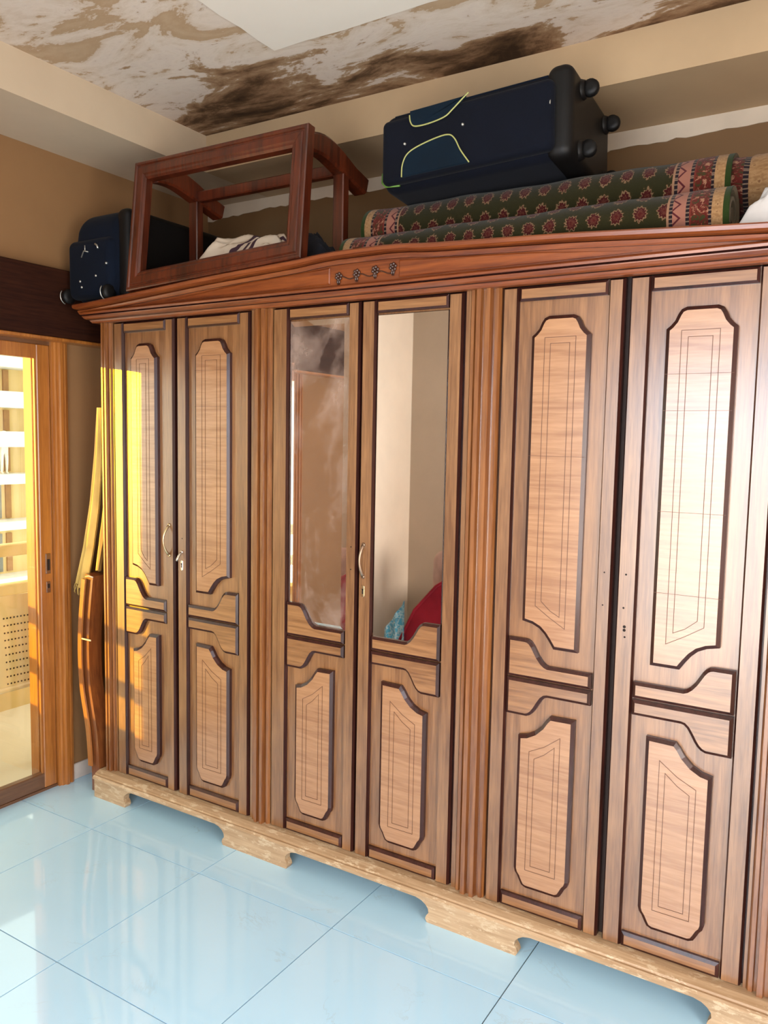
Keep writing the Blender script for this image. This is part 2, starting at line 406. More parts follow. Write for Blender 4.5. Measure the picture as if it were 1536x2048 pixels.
def sliding_door():
    d = thing('door_1', '', '', (XL, -0.85, 0)); del d['label']; del d['category']; struct(d)
    # casing around the opening, three stepped beads
    prof = [(-.01,XL-.02),(-.01,XL+.022),(-.022,XL+.026),(-.026,XL+.018),(-.034,XL+.018),(-.038,XL+.030),(-.050,XL+.030),(-.054,XL+.020),(-.066,XL+.020),(-.070,XL+.012),(-.080,XL+.012),(-.080,XL-.02)]
    m = MB(); m.prism([(b, a) for a, b in prof], 'z', 0, 2.0); m.build('casing', M['door_wood'], d)
    m = MB(); m.prism([(b, -1.68-a) for a, b in prof], 'z', 0, 2.0); m.build('casing', M['door_wood'], d)
    m = MB(); m.box(XL-.06, XL-.002, -1.62, -0.05, 1.985, 2.0); m.box(XL-.10, XL+.0, -1.60, -0.08, -.004, 0.012); m.build('track', M['sill_wood'], d)
    for (y0, y1, xa, xb) in ((-0.86, -0.082, XL-.035, XL-.002), (-1.60, -0.80, XL-.075, XL-.042)):
        st = 0.062
        f = thing('sash', '', '', (xa, y0, 0)); del f['label']; del f['category']; f.parent = d
        f.location = (xa-XL, y0+.85, 0)
        m = MB(); m.bbox(xa, xb, y1-st, y1, 0.012, 1.985, 0.003); m.bbox(xa, xb, y0, y0+st, 0.012, 1.985, 0.003)
        m.build('sash_stile', M['door_wood'], f)
        m = MB(); m.bbox(xa, xb, y0+st, y1-st, 1.925, 1.985, 0.003); m.build('sash_rail', M['door_wood'], f)
        m = MB(); m.bbox(xa, xb, y0+st, y1-st, 0.012, 0.082, 0.003); m.build('sash_rail', M['sill_wood'], f)
        m = MB(); xm = (xa+xb)/2; m.box(xm-.003, xm+.003, y0+st-.005, y1-st+.005, 0.078, 1.93); m.build('pane', M['glass'], f)
        m = MB(); 
        for ya, yb in ((y1-st-.010, y1-st+.001), (y0+st-.001, y0+st+.010)): m.box(xm+.006, xb-.004, ya, yb, 0.08, 1.927)
        m.build('glazing_bead', M['door_wood'], f)
        if y1 > -0.1:
            m = MB(); yc = y1-0.026
            m.bbox(xb-.002, xb+.004, yc-.012, yc+.012, 0.985, 1.075, .0015); m.bbox(xb-.002, xb+.003, yc-.010, yc+.010, 0.90, 0.95, .0015)
            m.build('latch_plate', M['sill_wood'], f)
            m = MB(); m.box(xb+.003, xb+.0048, yc-.006, yc+.006, 1.0, 1.05); m.box(xb+.002, xb+.0038, yc-.005, yc+.005, .92, .94); m.build('latch_slot', M['hole'], f)
    # reveal on the outside, lit by the low sun
    m = MB(); m.bbox(XL-.14, XL-.08, -0.118, -0.05, 0, 1.99, .003); m.build('outer_jamb', M['door_wood'], d)
sliding_door()

cb = thing('curtain_box', 'dark brown wooden curtain box above the sliding glass door', 'curtain box', (XL, -0.95, 2.0))
m = MB(); m.bbox(XL, -.165, -2.2, 0.5, 2.014, 2.305, .004); m.build('box_board', M['dark_wood'], cb)
m = MB(); m.bbox(XL, -.158, -2.205, 0.5, 2.0, 2.014, .003); m.build('lower_lip', M['door_wood'], cb)

# ------------------------------------------------------------------ wardrobe
W = thing('wardrobe', 'long carved six-door wooden wardrobe with two mirror doors filling the back wall', 'wardrobe', (0,0,0))
ZD0, ZD1 = 0.110, 2.074
WT = 2.745
def wardrobe_case():
    m = MB()
    m.box(0.004, WT-.004, 0.034, 0.62, 0.10, 2.145, 0)
    m.build('carcass', M['inside'], W)
    m = MB(); m.bbox(0.0, 0.03, 0.0, 0.62, 0.115, 2.14, .002); m.build('side_panel', M['pilaster'], W)
    m = MB(); m.bbox(WT-.03, WT, 0.0, 0.62, 0.115, 2.14, .002); m.build('side_panel', M['pilaster'], W)
    m = MB(); m.bbox(-0.03, WT+.03, -0.03, 0.64, 2.128, 2.148, .002); m.build('top_board', M['cornice'], W)
    def pil(x0, x1, y=-.018):
        w_ = x1-x0
        pr = [(0,.033),(0,.006),(.06,-.4),(.16,-.4),(.19,.0),(.25,.0),(.28,-1),(.42,-1),(.45,-.35),(.55,-.35),(.58,-1),(.72,-1),(.75,.0),(.81,.0),(.84,-.4),(.94,-.4),(1,.006),(1,.033)]
        poly = []
        for a, b in pr: poly.append((x0+a*w_, b if b > 0 else (-y)*b + 0.004*(1+b)))
        m = MB(); m.prism(poly, 'z', 0.113, 2.078); return m.build('pilaster', M['pilaster'], W)
    pil(0.0, 0.063); pil(0.852, 0.941); pil(1.742, 1.846); pil(2.640, WT)
    # jamb strips beside the pilasters, with a dark rebate next to each door
    for a, b in ((0.063, 0.070), (0.840, 0.852), (0.941, 0.942), (1.727, 1.742), (2.632, 2.640)):
        m = MB(); m.box(a, b, 0.004, 0.034, 0.112, 2.078); m.build('jamb', M['stile'], W)
    for a, b in ((0.066, 0.078), (0.828, 0.842), (0.940, 0.947), (1.714, 1.729), (1.845, 1.853), (2.624, 2.634)):
        m = MB(); m.box(a, b, 0.020, 0.0345, 0.112, 2.078); m.build('rebate', M['stain_and_shade'], W)
wardrobe_case()

def rect(x0, x1, z0, z1): return [(x0,z0),(x1,z0),(x1,z1),(x0,z1)]
def make_door(xa, xb, la, lb, outer_left, mirror=False, mir_mat=None):
    """xa..xb door span, la / lb inner edges of the left and right stile"""
    d = bpy.data.objects.new('door', None); COL.objects.link(d); d.parent = W; WORLD[d.name] = (xa, 0, ZD0); d.location = (xa, 0, ZD0)
    d.empty_display_size = 0.1
    sg = 1 if outer_left else -1; xo = la if outer_left else lb; Wd = lb-la
    S = lambda pts: [(xo+sg*s, z) for s, z in pts]
    YFD = 0.016
    m = MB(); m.raised(rect(xa, la, ZD0, ZD1), 0.030, 0.0, .0055); m.build('stile', [M['stile'], M['stain_and_shade']], d)
    m = MB(); m.raised(rect(lb, xb, ZD0, ZD1), 0.030, 0.0, .0055); m.build('stile', [M['stile'], M['stain_and_shade']], d)
    if not mirror:
        m = MB(); m.box(la, lb, YFD, 0.030, ZD0, ZD1); m.build('field_board', M['field'], d)
    else:
        m = MB(); m.box(la, lb, YFD, 0.030, ZD0, 0.93); m.box(la, lb, 0.020, 0.030, 0.93, ZD1); m.build('field_board', M['field'], d)
    e = 0.0025
    m = MB(); m.raised(rect(la+e, lb-e, 2.030, ZD1-.002), YFD, 0.001, .007); m.build('top_rail', [M['midrail'], M['stain_and_shade']], d)
    m = MB(); m.raised(rect(la+e, lb-e, ZD0+.002, 0.157), YFD, 0.001, .009); m.build('bottom_rail', [M['midrail'], M['stain_and_shade']], d)
    # middle rail in two shaped halves with a groove between
    up = S([(e,.8735),(Wd-e,.8735),(Wd-e,.921),(.136,.921),(.128,.924),(.118,.932),(.106,.947),(.096,.964),(.088,.978),(.079,.989),(.070,.995),(.060,.997),(e,.997)])
    lo = S([(e,.8685),(Wd-e,.8685),(Wd-e,.823),(.138,.823),(.130,.821),(.121,.813),(.111,.797),(.101,.779),(.092,.766),(.082,.757),(.070,.752),(e,.752)])
    m = MB(); m.raised(up, YFD, -0.003, .0090); m.build('middle_rail', [M['midrail'], M['stain_and_shade']], d)
    m = MB(); m.raised(lo, YFD, -0.003, .0090); m.build('middle_rail', [M['midrail'], M['stain_and_shade']], d)
    R = Wd-.047
    notch = [(0,0),(.014,-.006),(.022,-.018),(.030,-.036),(.040,-.048),(.052,-.058)]   # from flat top outwards
    def top_arch(s0, s1, z):
        L = [(s0+.052-a, z+b) for a, b in notch]; Rr = [(s1-.052+a, z+b) for a, b in notch]
        return L[::-1] + Rr         # from left bottom of notch, over the top, to the right
    if not mirror:
        poly = top_arch(.047, R, 1.981) + [(R,.977),(.150,.977),(.145,.985),(.135,1.000),(.120,1.020),(.103,1.036),(.080,1.047),(.047,1.054)]
        m = MB(); m.raised(S(poly), YFD, -0.004, .0105); m.build('raised_panel', [M['panel'], M['stain_and_shade']], d)
        for k in (0, 1):
            i = .018*k
            inl = [(.090+i,1.917-i),(R-.042-i,1.917-i),(R-.042-i,1.046+i*1.9),((.090+R-.042)/2,1.074+i*1.2),(.090+i,1.106+i*.9)]
            m = MB(); outline(m, S(inl), -0.0042, .0008); m.build('inlay_line', M['inlay'], d)
    else:
        m = MB(); poly = S([(.003,.94),(Wd-.003,.90),(Wd-.003,2.023),(.003,2.023)])
        a = sum(poly[i][0]*poly[(i+1) % 4][1]-poly[(i+1) % 4][0]*poly[i][1] for i in range(4))
        m.raised(rect(la+.003, lb-.003, .915, 2.024), 0.0185, 0.0105, 0.020 if mirror == 'bevel' else .002, 0, 1)
        m.build('mirror', [mir_mat, mir_mat], d)
    if not mirror:
        for z in SEAMS.get(round(xa, 3), ()):
            m = MB(); m.box(min(S([(.050,0)])[0][0], S([(R-.003,0)])[0][0]), max(S([(.050,0)])[0][0], S([(R-.003,0)])[0][0]), -.0046, -.003, z-.0005, z+.0005); m.build('veneer_seam', M['inlay'], d)
    bot = [(0,0),(.013,.006),(.020,.018),(.028,.034),(.036,.044),(.040,.058)]
    bl = [(.047+.040-a, .194+b) for a, b in bot]; br = [(R-.040+a, .194+b) for a, b in bot]
    poly = [(.047,.688),(.075,.694),(.100,.708),(.122,.730),(.136,.752),(.148,.766),(R,.768)] + br[::-1] + bl
    m = MB(); m.raised(S(poly), YFD, -0.004, .0105); m.build('raised_panel', [M['panel'], M['stain_and_shade']], d)
    for k in (0, 1):
        i = .017*k
        inl = [(.087+i,.643-i*1.2),((.087+R-.042)/2,.668-i*1.5),(R-.042-i,.706-i*2.0),(R-.042-i,.256+i),(.087+i,.256+i)]
        m = MB(); outline(m, S(inl), -0.0042, .0008); m.build('inlay_line', M['inlay'], d)
    return d
SEAMS = {0.449: (1.60, 1.72, 1.86), 1.851: (1.565,), 2.237: (1.80, 1.70, 1.42, 1.19)}
def outline(m, pts, y, hw):
    """thin closed line in the x-z plane"""
    a = sum(pts[i][0]*pts[(i+1) % len(pts)][1]-pts[(i+1) % len(pts)][0]*pts[i][1] for i in range(len(pts)))
    if a < 0: pts = pts[::-1]
    o = inset(pts, -hw); i_ = inset(pts, hw); n = len(pts)
    vs = [(x, y-.0006, z) for x, z in o] + [(x, y-.0006, z) for x, z in i_] + [(x, y+.001, z) for x, z in o] + [(x, y+.001, z) for x, z in i_]
    fs = []
    for k in range(n):
        j = (k+1) % n; fs += [(k, j, n+j, n+k), (2*n+k, k, j, 2*n+j)[::1], (n+k, n+j, 3*n+j, 3*n+k)]
    m.add(vs, fs)

def mirror_mats():
    t = NT('clear_mirror'); f = t.noise(t.coord(), 3, 3)
    M['mirror'] = t.fin(t.ramp(f, [(0.3, (0.93,0.90,0.87)), (0.7, (0.95,0.93,0.91))]), 0.015, 1.0)
    t = NT('dusty_mirror'); t.n.remove(t.p)
    g = t.new('ShaderNodeBsdfGlossy'); g.inputs['Roughness'].default_value = 0.02; g.inputs[0].default_value = (0.80,0.70,0.62,1)
    df = t.new('ShaderNodeBsdfDiffuse'); df.inputs[0].default_value = (0.50,0.36,0.29,1)
    v = t.coord('Object', (2.2,1,0.8), (0, 0.55, 0)); n1 = t.noise(v, 2.6, 6, 0.6, 0.8); n2 = t.noise(t.coord(), 40, 4)
    k = t.ramp(t.math('ADD', t.math('MULTIPLY', n1, .85), t.math('MULTIPLY', n2, .15)), [(0.46, (0.06,0.06,0.06)), (0.66, (0.50,0.50,0.50))])
    mx = t.new('ShaderNodeMixShader'); t.link(k, mx.inputs[0]); t.link(g.outputs[0], mx.inputs[1]); t.link(df.outputs[0], mx.inputs[2])
    t.link(mx.outputs[0], t.n['Material Output'].inputs[0]); M['dusty'] = t.mat
mirror_mats()
doors = [
    make_door(0.076, 0.429, 0.131, 0.383, True),
    make_door(0.449, 0.830, 0.503, 0.779, False),
    make_door(0.945, 1.326, 1.014, 1.279, True, 'bevel', M['dusty']),
    make_door(1.335, 1.716, 1.390, 1.665, False, 'plain', M['mirror']),
    make_door(1.851, 2.221, 1.902, 2.176, True),
    make_door(2.237, 2.626, 2.293, 2.571, False),
]
for d, l in zip(doors, ['door lit by a yellow patch of sun', 'panelled door with a broken metal handle', 'door with a dusty bevelled mirror', 'door with a clear tall mirror', 'panelled door without a handle', 'panelled door at the right with an empty keyhole']): lab(d, l)

def bow_handle(d, x, z0, z1, out=.030, stub=None, mat='brass'):
    n = 12; pts = []; rs = []
    for i in range(n+1):
        t = i/n; pts.append((x-.004*math.sin(t*PI), -out*math.sin(t*PI)**0.75, z1+(z0-z1)*t)); rs.append(.0034+.0035*abs(t-.5)**1.5*2.4)
    if stub: pts = pts[:stub]; rs = rs[:stub]
    m = MB(); m.tube(pts, rs, 8)
    for z, on in ((z1, True), (z0, not stub)):
        if on: m.lathe([(.0075,.001),(.0075,-.003),(.005,-.006)], (x, 0, z), 'y', 10)
    return m.build('handle', M[mat], d)
def escutcheon(d, x, z0, z1, hw=.006, mat='nickel'):
    m = MB(); r = hw
    poly = [(x+hw*math.cos(a), z1-hw+hw*math.sin(a)) for a in [PI*k/8 for k in range(9)]] + [(x+hw*math.cos(a), z0+hw+hw*math.sin(a)) for a in [PI+PI*k/8 for k in range(9)]]
    m.raised(poly, 0.0, -.003, .0012, 0, 0); p = m.build('keyhole_plate', M[mat], d)
    m = MB(); zc = (z0+z1)/2; m.box(x-.0022, x+.0022, -.0034, -.002, zc-.009, zc+.005); m.lathe([(.0034,-.0034),(.0034,-.002)], (x, 0, zc+.006), 'y', 10)
    m.build('keyhole', M['hole'], d)
def holes(d, pts, r=.0024):
    for x, z in pts:
        m = MB(); m.lathe([(r,-.0006),(r,.002)], (x, 0, z), 'y', 8); m.build('screw_hole', M['hole'], d)
bow_handle(doors[0], 0.404, 1.115, 1.240)
bow_handle(doors[1], 0.476, 1.030, 1.135, stub=5, mat='nickel'); escutcheon(doors[1], 0.476, 1.058, 1.102); holes(doors[1], [(0.477,1.190)])
bow_handle(doors[3], 1.357, 1.128, 1.240, out=.020, mat='bronze'); escutcheon(doors[3], 1.357, 1.055, 1.098, .0065, 'brass')
holes(doors[2], [(1.304,1.228),(1.304,1.148)]); holes(doors[4], [(2.199,1.231),(2.198,1.134)]); holes(doors[5], [(2.262,1.231),(2.259,1.133),(2.266,1.048)], .003)
m = MB(); m.lathe([(.0045,-.0006),(.0045,.002)], (2.264, 0, 1.078), 'y', 10); m.lathe([(.0045,-.0006),(.0045,.002)], (2.264, 0, 1.068), 'y', 10); m.build('keyhole', M['hole'], doors[5])

def cornice():
    # lower moulding, mitred return at both ends: profile (y, z)
    prof = [(0.0,2.074),(-.030,2.074),(-.036,2.079),(-.040,2.085),(-.050,2.087),(-.058,2.090),(-.065,2.097),(-.066,2.100),(-.062,2.1035),(-.072,2.105),(-.074,2.112),(-.070,2.116),(-.052,2.119),(-.046,2.126),(0.0,2.126)]
    m = MB(); n = len(prof); vs = []
    for (x, sx, y) in ((-0.0, -1, .64), (-0.0, -1, 0), (WT, 1, 0), (WT, 1, .64)):
        for a, z in prof:
            vs.append((x + sx*(-a)*0.62, (a if y == 0 else y), z))
    gr = (3, 7, 8, 11)  # groove faces coloured dark as painted shadow lines
    m.add(vs, [(k*n+i, k*n+(i+1) % n, k*n+n+(i+1) % n, k*n+n+i) for k in range(3) for i in range(n) if i not in gr])
    m.add(vs, [(k*n+i, k*n+(i+1) % n, k*n+n+(i+1) % n, k*n+n+i) for k in range(3) for i in gr], 1)
    m.build('cornice_moulding', [M['cornice'], M['stain_and_shade']], W)
    # pediment board: rises from both ends to a flat crown
    def ztop(x):
        x = min(x, WT-x)
        pts = [(-.05,2.112),(0,2.115),(.3,2.134),(.66,2.158),(1.12,2.180),(1.20,2.188),(1.27,2.191),(1.5,2.191)]
        for (a, za), (b, zb) in zip(pts, pts[1:]):
            if x <= b: return za+(zb-za)*(x-a)/(b-a)
        return 2.191
    xs = [-.035+ (WT+.07)*k/60 for k in range(61)]
    m = MB(); m.prism([(-.035,2.116)] + [(x, ztop(x)+.008) for x in xs] + [(WT+.035,2.116)], 'y', -0.048, -0.02); m.build('pediment_board', M['cornice'], W)
    # cap moulding that follows the rise
    capp = [(-.018,.000),(-.056,.000),(-.060,.005),(-.064,.011),(-.064,.013),(-.060,.0165),(-.078,.019),(-.086,.023),(-.088,.033),(-.083,.038),(-.018,.038)]
    vs = []; n = len(capp)
    for x in xs:
        ex = x
        for y, dz in capp:
            xx = x + ((-(.02-y*0.25)) if x == xs[0] else ((.02-y*0.25) if x == xs[-1] else 0)); vs.append((xx, y, ztop(x)+dz-.002))
    m = MB(); m.add(vs, [(k*n+i, k*n+(i+1) % n, k*n+n+(i+1) % n, k*n+n+i) for k in range(60) for i in range(n) if i not in (0, 4)])
    m.add(vs, [(k*n+i, k*n+(i+1) % n, k*n+n+(i+1) % n, k*n+n+i) for k in range(60) for i in (0, 4)], 1)  # dark cap grooves, shadow lines painted the same way
    m.add(vs, [tuple(range(n-1,-1,-1)), tuple(range(60*n, 61*n))]); m.build('cap_moulding', [M['cornice'], M['stain_and_shade']], W)
    # long wedge panels either side of the carved middle
    for sgn in (0, 1):
        X = (lambda x: x) if sgn == 0 else (lambda x: WT-x)
        pts = [(X(.44),2.1275),(X(1.236),2.1275),(X(1.236),2.182),(X(.80),2.160)]
        m = MB(); m.raised(pts, -.047, -.0535, .004, 0, 0); m.build('wedge_panel', M['cornice'], W)
    # carved blossoms on a vine
    blk = M['carve']
    vine = bpy.data.objects.new('carved_vine', None)
    m = MB(); pts = []
    for k in range(25):
        t = k/24; pts.append((1.262+.232*t, -.051, 2.143+.006*t+.006*math.sin(t*PI*6)))
    m.tube(pts, .0022, 6); vine = m.build('carved_vine', blk, W)
    for i, x in enumerate((1.272, 1.345, 1.418, 1.486)):
        z = 2.150+.004*i; m = MB()
        for k in range(6):
            a = 2*PI*k/6+.3
            c, s_ = math.cos(a), math.sin(a)
            m.lathe([(.0005,-.004),(.0045,-.003),(.006,0),(.0045,.003),(.0005,.004)], (x+.010*c, -.052, z+.010*s_), 'y', 8)
        m.lathe([(.0005,-.008),(.005,-.005),(.006,0)], (x, -.052, z), 'y', 8)
        for dx in (-.004, .004):
            m.tube([(x+dx*.5, -.051, z-.008), (x+dx, -.053, z-.018), (x+dx*.6, -.051, z-.028)], [.004,.0035,.001], 6)
        m.build('blossom', blk, vine)
M['carve'] = plain('carved_dark_wood', (0.05,0.016,0.008), 0.35, coat=0.5)
cornice()

def plinth():
    z1 = 0.098
    foot = lambda x0, x1: None
    def bracket(xe, dirn, zc=.075):
        """ogee profile from the gap ceiling down to the foot tip; xe foot edge on the floor"""
        return [(xe, 0.0), (xe+dirn*.006, .012), (xe+dirn*.002, .024), (xe-dirn*.006, .034), (xe-dirn*.004, .048), (xe+dirn*.006, .060), (xe+dirn*.022, .070), (xe+dirn*.045, zc)]
    poly = [(-.012, 0.0)]
    edges = [(0.185, 0.755), (1.073, 1.672), (1.990, 2.560)]
    for a, b in edges:
        poly += bracket(a, 1) + bracket(b, -1)[::-1]
    poly += [(WT+.012, 0.0), (WT+.012, z1), (-.012, z1)]
    m = MB(); m.prism(poly, 'y', -.060, -.030); m.build('apron', M['plinth'], W)
    m = MB(); prof = [(-.066,.082),(-.066,.090),(-.060,.096),(-.052,.098),(-.050,.104),(-.036,.110),(-.026,.113),(.034,.113),(.034,.09),(-.02,.082)]
    m.prism(prof, 'x', -.016, WT+.016); m.build('plinth_moulding', M['plinth'], W)
    for xs_ in (-.012, WT-.012):
        m = MB(); m.box(xs_, xs_+.024, -.03, .62, 0, z1); m.build('plinth_side', M['plinth'], W)
    m = MB(); m.box(.012, WT-.012, -.03, .62, .080, .102); m.build('bottom_board', M['plinth'], W)
plinth()

# ------------------------------------------------------------------ on top of the wardrobe
def rbox(m, c, sx, sy, sz, r, n=5, mi=0, fn=None):
    """rounded box as a smooth grid sphere-cube"""
    vs = []; fs = []
    h = Vector((sx/2, sy/2, sz/2)); idx = {}
    def samp(hh):
        a = [-hh + r*(1-math.cos(PI/2*k/n)) * 1.0 for k in range(n+1)]
        b = [-x for x in a[::-1]]; return a[:1] + [-hh + r*k/n for k in range(1, n+1)] + [0.0] + [hh - r*k/n for k in range(n, 0, -1)] + [hh]
    S3 = [samp(h.x), samp(h.y), samp(h.z)]
    def vert(p):
        q = Vector([max(-h[i]+r, min(h[i]-r, p[i])) for i in range(3)]); d = Vector(p)-q
        if d.length > 1e-9: p = q + d.normalized()*r
        p = Vector(p)
        if fn: p = fn(p)
        return p + Vector(c)
    for ax in range(3):
        a, b = (ax+1) % 3, (ax+2) % 3
        for sg in (-1, 1):
            A, B = S3[a], S3[b]; base = len(vs)
            for u in A:
                for v_ in B:
                    p = [0,0,0]; p[ax] = sg*h[ax]; p[a] = u; p[b] = v_; vs.append(vert(p))
            for i in range(len(A)-1):
                for j in range(len(B)-1): fs.append((base+i*len(B)+j, base+(i+1)*len(B)+j, base+(i+1)*len(B)+j+1, base+i*len(B)+j+1))
    m.add(vs, fs, mi, True)

def fabric(name, col, rough=0.85, sheen=0.1, scale=300):
    t = NT(name); v = t.coord(); f = t.noise(v, 6, 4); g = t.noise(v, scale, 2)
    c = t.ramp(f, [(0.3, tuple(k*.75 for k in col)), (0.7, tuple(k*1.25 for k in col))]); t.bump(g, 0.2, .001)
    return t.fin(c, rough, sheen=sheen*0.3, spec=0.15)
M['navy'] = fabric('navy_suitcase_cloth', (0.0012,0.0022,0.0065))
M['teal'] = fabric('teal_blue_suitcase_cloth', (0.0012,0.0075,0.016))
M['blue2'] = fabric('blue_suitcase_cloth', (0.0012,0.0038,0.011))
M['black'] = plain('black_plastic', (0.004,0.0035,0.0035), 0.5, spec=0.25)
M['piping'] = plain('yellow_green_piping', (0.36,0.36,0.12), 0.5)
M['zip'] = plain('zip_metal', (0.5,0.5,0.46), 0.35, 0.8)

def suitcase_right():
    # x 1.34..2.0, y .08..50, z 2.44..2.72
    L, D, H = 0.64, 0.40, 0.265
    t = thing('suitcase', 'navy blue suitcase with yellow piping lying on the rolled carpets', 'suitcase', (1.665, 0.285, 2.446), rot=(math.radians(-4), math.radians(-2.6), math.radians(1.0)))
    m = MB(); rbox(m, (0,0,H/2), L, D, H, .045); m.build('shell', M['navy'], t, local=True)
    yf = -D/2
    # front pocket layer, chamfered along the top
    m = MB(); rbox(m, (0.0, yf-.008, H/2-.012), L-.04, .05, H-.05, .022, 4); m.build('front_pocket', M['navy'], t, local=True)
    yp = yf-.0335
    def bez(P, n=14):
        out = []
        P = [Vector(p) for p in P]
        for i in range(len(P)-1):
            p0 = P[max(i-1,0)]; p1 = P[i]; p2 = P[i+1]; p3 = P[min(i+2,len(P)-1)]
            for k in range(n):
                u = k/n
                out.append(0.5*((2*p1)+(-p0+p2)*u+(2*p0-5*p1+4*p2-p3)*u*u+(-p0+3*p1-3*p2+p3)*u**3))
        return out + [P[-1]]
    z0 = .022
    up = bez([(-.188,H-.045),(-.184,H-.068),(-.168,H-.085),(-.12,H-.088),(-.06,H-.080),(-.03,H-.062),(.005,H-.036),(.025,H-.022)], 6)
    lo = bez([(-.215,z0),(-.213,.060),(-.197,.092),(-.16,.110),(-.09,.124),(-.045,.125),(-.022,.108),(.0,.066),(.030,z0)], 6)
    for c, closing in ((up, [(0.0,H-.030),(-.188,H-.030)]), (lo, [])):
        pl = [(p.x, p.y) for p in c]
        if closing: pl = [p for p in pl if p[1] < H-.028] + [(pl[-1][0]-.01, H-.030), (-.188, H-.030)]
        m = MB(); m.raised(pl, yp+.006, yp-.004, .003, 0, 0); m.build('pocket_panel', M['teal'], t, local=True)
        m = MB(); m.tube([(p.x, yp-.0035, p.y) for p in c], .0024, 6); m.build('piping', M['piping'], t, local=True)
    for x, z in ((-.205, .130), (.006, .146)):
        m = MB(); m.lathe([(.0045,.003),(.0045,-.005),(.002,-.007)], (x, yp, z), 'y', 10); m.build('rivet', M['zip'], t, local=True)
    # zip seams along the edges
    m = MB(); m.tube([(-L/2+.05, yf+.013, H-.013), (0, yf+.013, H-.013), (L/2-.05, yf+.013, H-.013)], .004, 6)
    m.build('zip_seam', M['blue2'], t, local=True)
    m = MB(); m.tube([(-L/2+.002, yf+.012, .07), (-L/2+.006, yf+.004, .035), (-L/2+.025, yf-.004, .016), (-L/2+.08, yf-.004, .010)], .0032, 6); m.build('edge_trim', plain('lime_edge_trim', (0.10,0.22,0.03), .5), t, local=True)
    # reinforced wheel end
    m = MB(); rbox(m, (L/2-.012, .006, H/2+.004), .085, D+.022, H+.022, .034); m.build('end_cap', M['black'], t, local=True)
    m = MB(); m.tube([(L/2-.035, yf-.024, .10), (L/2-.030, yf-.027, .15), (L/2-.030, yf-.022, .205)], .0028, 6); m.build('zip_pull', M['zip'], t, local=True)
    for y, z in ((-.10, H-.035), (.150, H-.040), (-.11, .04), (.150, .04)):
        m = MB()
        m.lathe([(.030,0),(.034,.012),(.026,.030)], (L/2+.012, y, z), 'x', 12)
        m.lathe([(.010,-.014),(.024,-.012),(.027,0),(.024,.012),(.010,.014)], (L/2+.056, y, z), 'y', 16)
        m.build('wheel', M['black'], t, local=True)
    m = MB(); m.tube([(-.10, yf+.10, H+.002), (-.09, yf+.10, H+.022), (.07, yf+.10, H+.026), (.08, yf+.10, H+.004)], .008, 8); m.build('side_handle', M['black'], t, local=True)
suitcase_right()

def suitcase_left():
    t = thing('suitcase', 'dark blue suitcase at the far left end of the wardrobe top, beside the frame', 'suitcase', (0.015, 0.26, 2.155))
    Wd, D, H = 0.35, 0.60, 0.375
    def fn(p):   # shoulders slope in towards the top left
        k = max(0.0, (p.z+.02)/(H/2))
        if p.x < 0: p = Vector((p.x*(1-.36*k*k), p.y, p.z))
        return p
    m = MB(); rbox(m, (0,0,H/2), Wd, D, H, .075, fn=fn); m.build('shell', M['blue2'], t, local=True)
    m = MB(); rbox(m, (-.016, -D/2+.012, H/2-.045), Wd-.07, .07, H-.13, .034, 4); m.build('end_pocket', M['blue2'], t, local=True)
    m = MB(); rbox(m, (Wd/2-.02, 0.0, H/2+.005), .075, D-.02, H-.01, .03, 4); m.build('side_band', M['black'], t, local=True)
    for x in (.065, .090): 
        m = MB(); m.tube([(x, -D/2-.004, .05), (x, -D/2-.006, .18), (x-.005, -D/2+.03, .30), (x-.01, -D/2+.10, .355)], .003, 6); m.build('zip_seam', M['zip'], t, local=True)
    for x, z in ((-.065,.09),(.035,.105),(.10,.150),(-.055,.065)):
        m = MB(); m.lathe([(.005,.003),(.005,-.006),(.002,-.008)], (x, -D/2-.020, z), 'y', 8); m.build('stud', M['zip'], t, local=True)
    m = MB(); m.tube([(-.055,-D/2-.024,.188), (-.035,-D/2-.027,.212), (-.010,-D/2-.025,.206)], .0028, 6); m.build('handle_trim', M['zip'], t, local=True)
    m = MB(); m.tube([(-.030,-D/2-.025,.212), (-.032,-D/2-.024,.235)], .0022, 6); m.build('handle_trim', M['zip'], t, local=True)
    m = MB(); m.tube([(.04,-D/2-.03,.232),(.052,-D/2-.03,.225),(.058,-D/2-.03,.212)], .004, 6); m.build('handle_trim', M['zip'], t, local=True)
    for x in (-.145, .110):
        m = MB(); m.lathe([(.012,-.012),(.028,-.010),(.032,0),(.028,.010),(.012,.012)], (x, -D/2-.02, .034), 'x', 16); m.build('wheel', M['black'], t, local=True)
        m = MB(); m.tube([(x-.013, -D/2-.02+.033*math.sin(a), .034+.033*math.cos(a)) for a in [PI+.3+k*.22 for k in range(10)]], .0022, 6); m.build('wheel_rim', M['zip'], t, local=True)
suitcase_left()

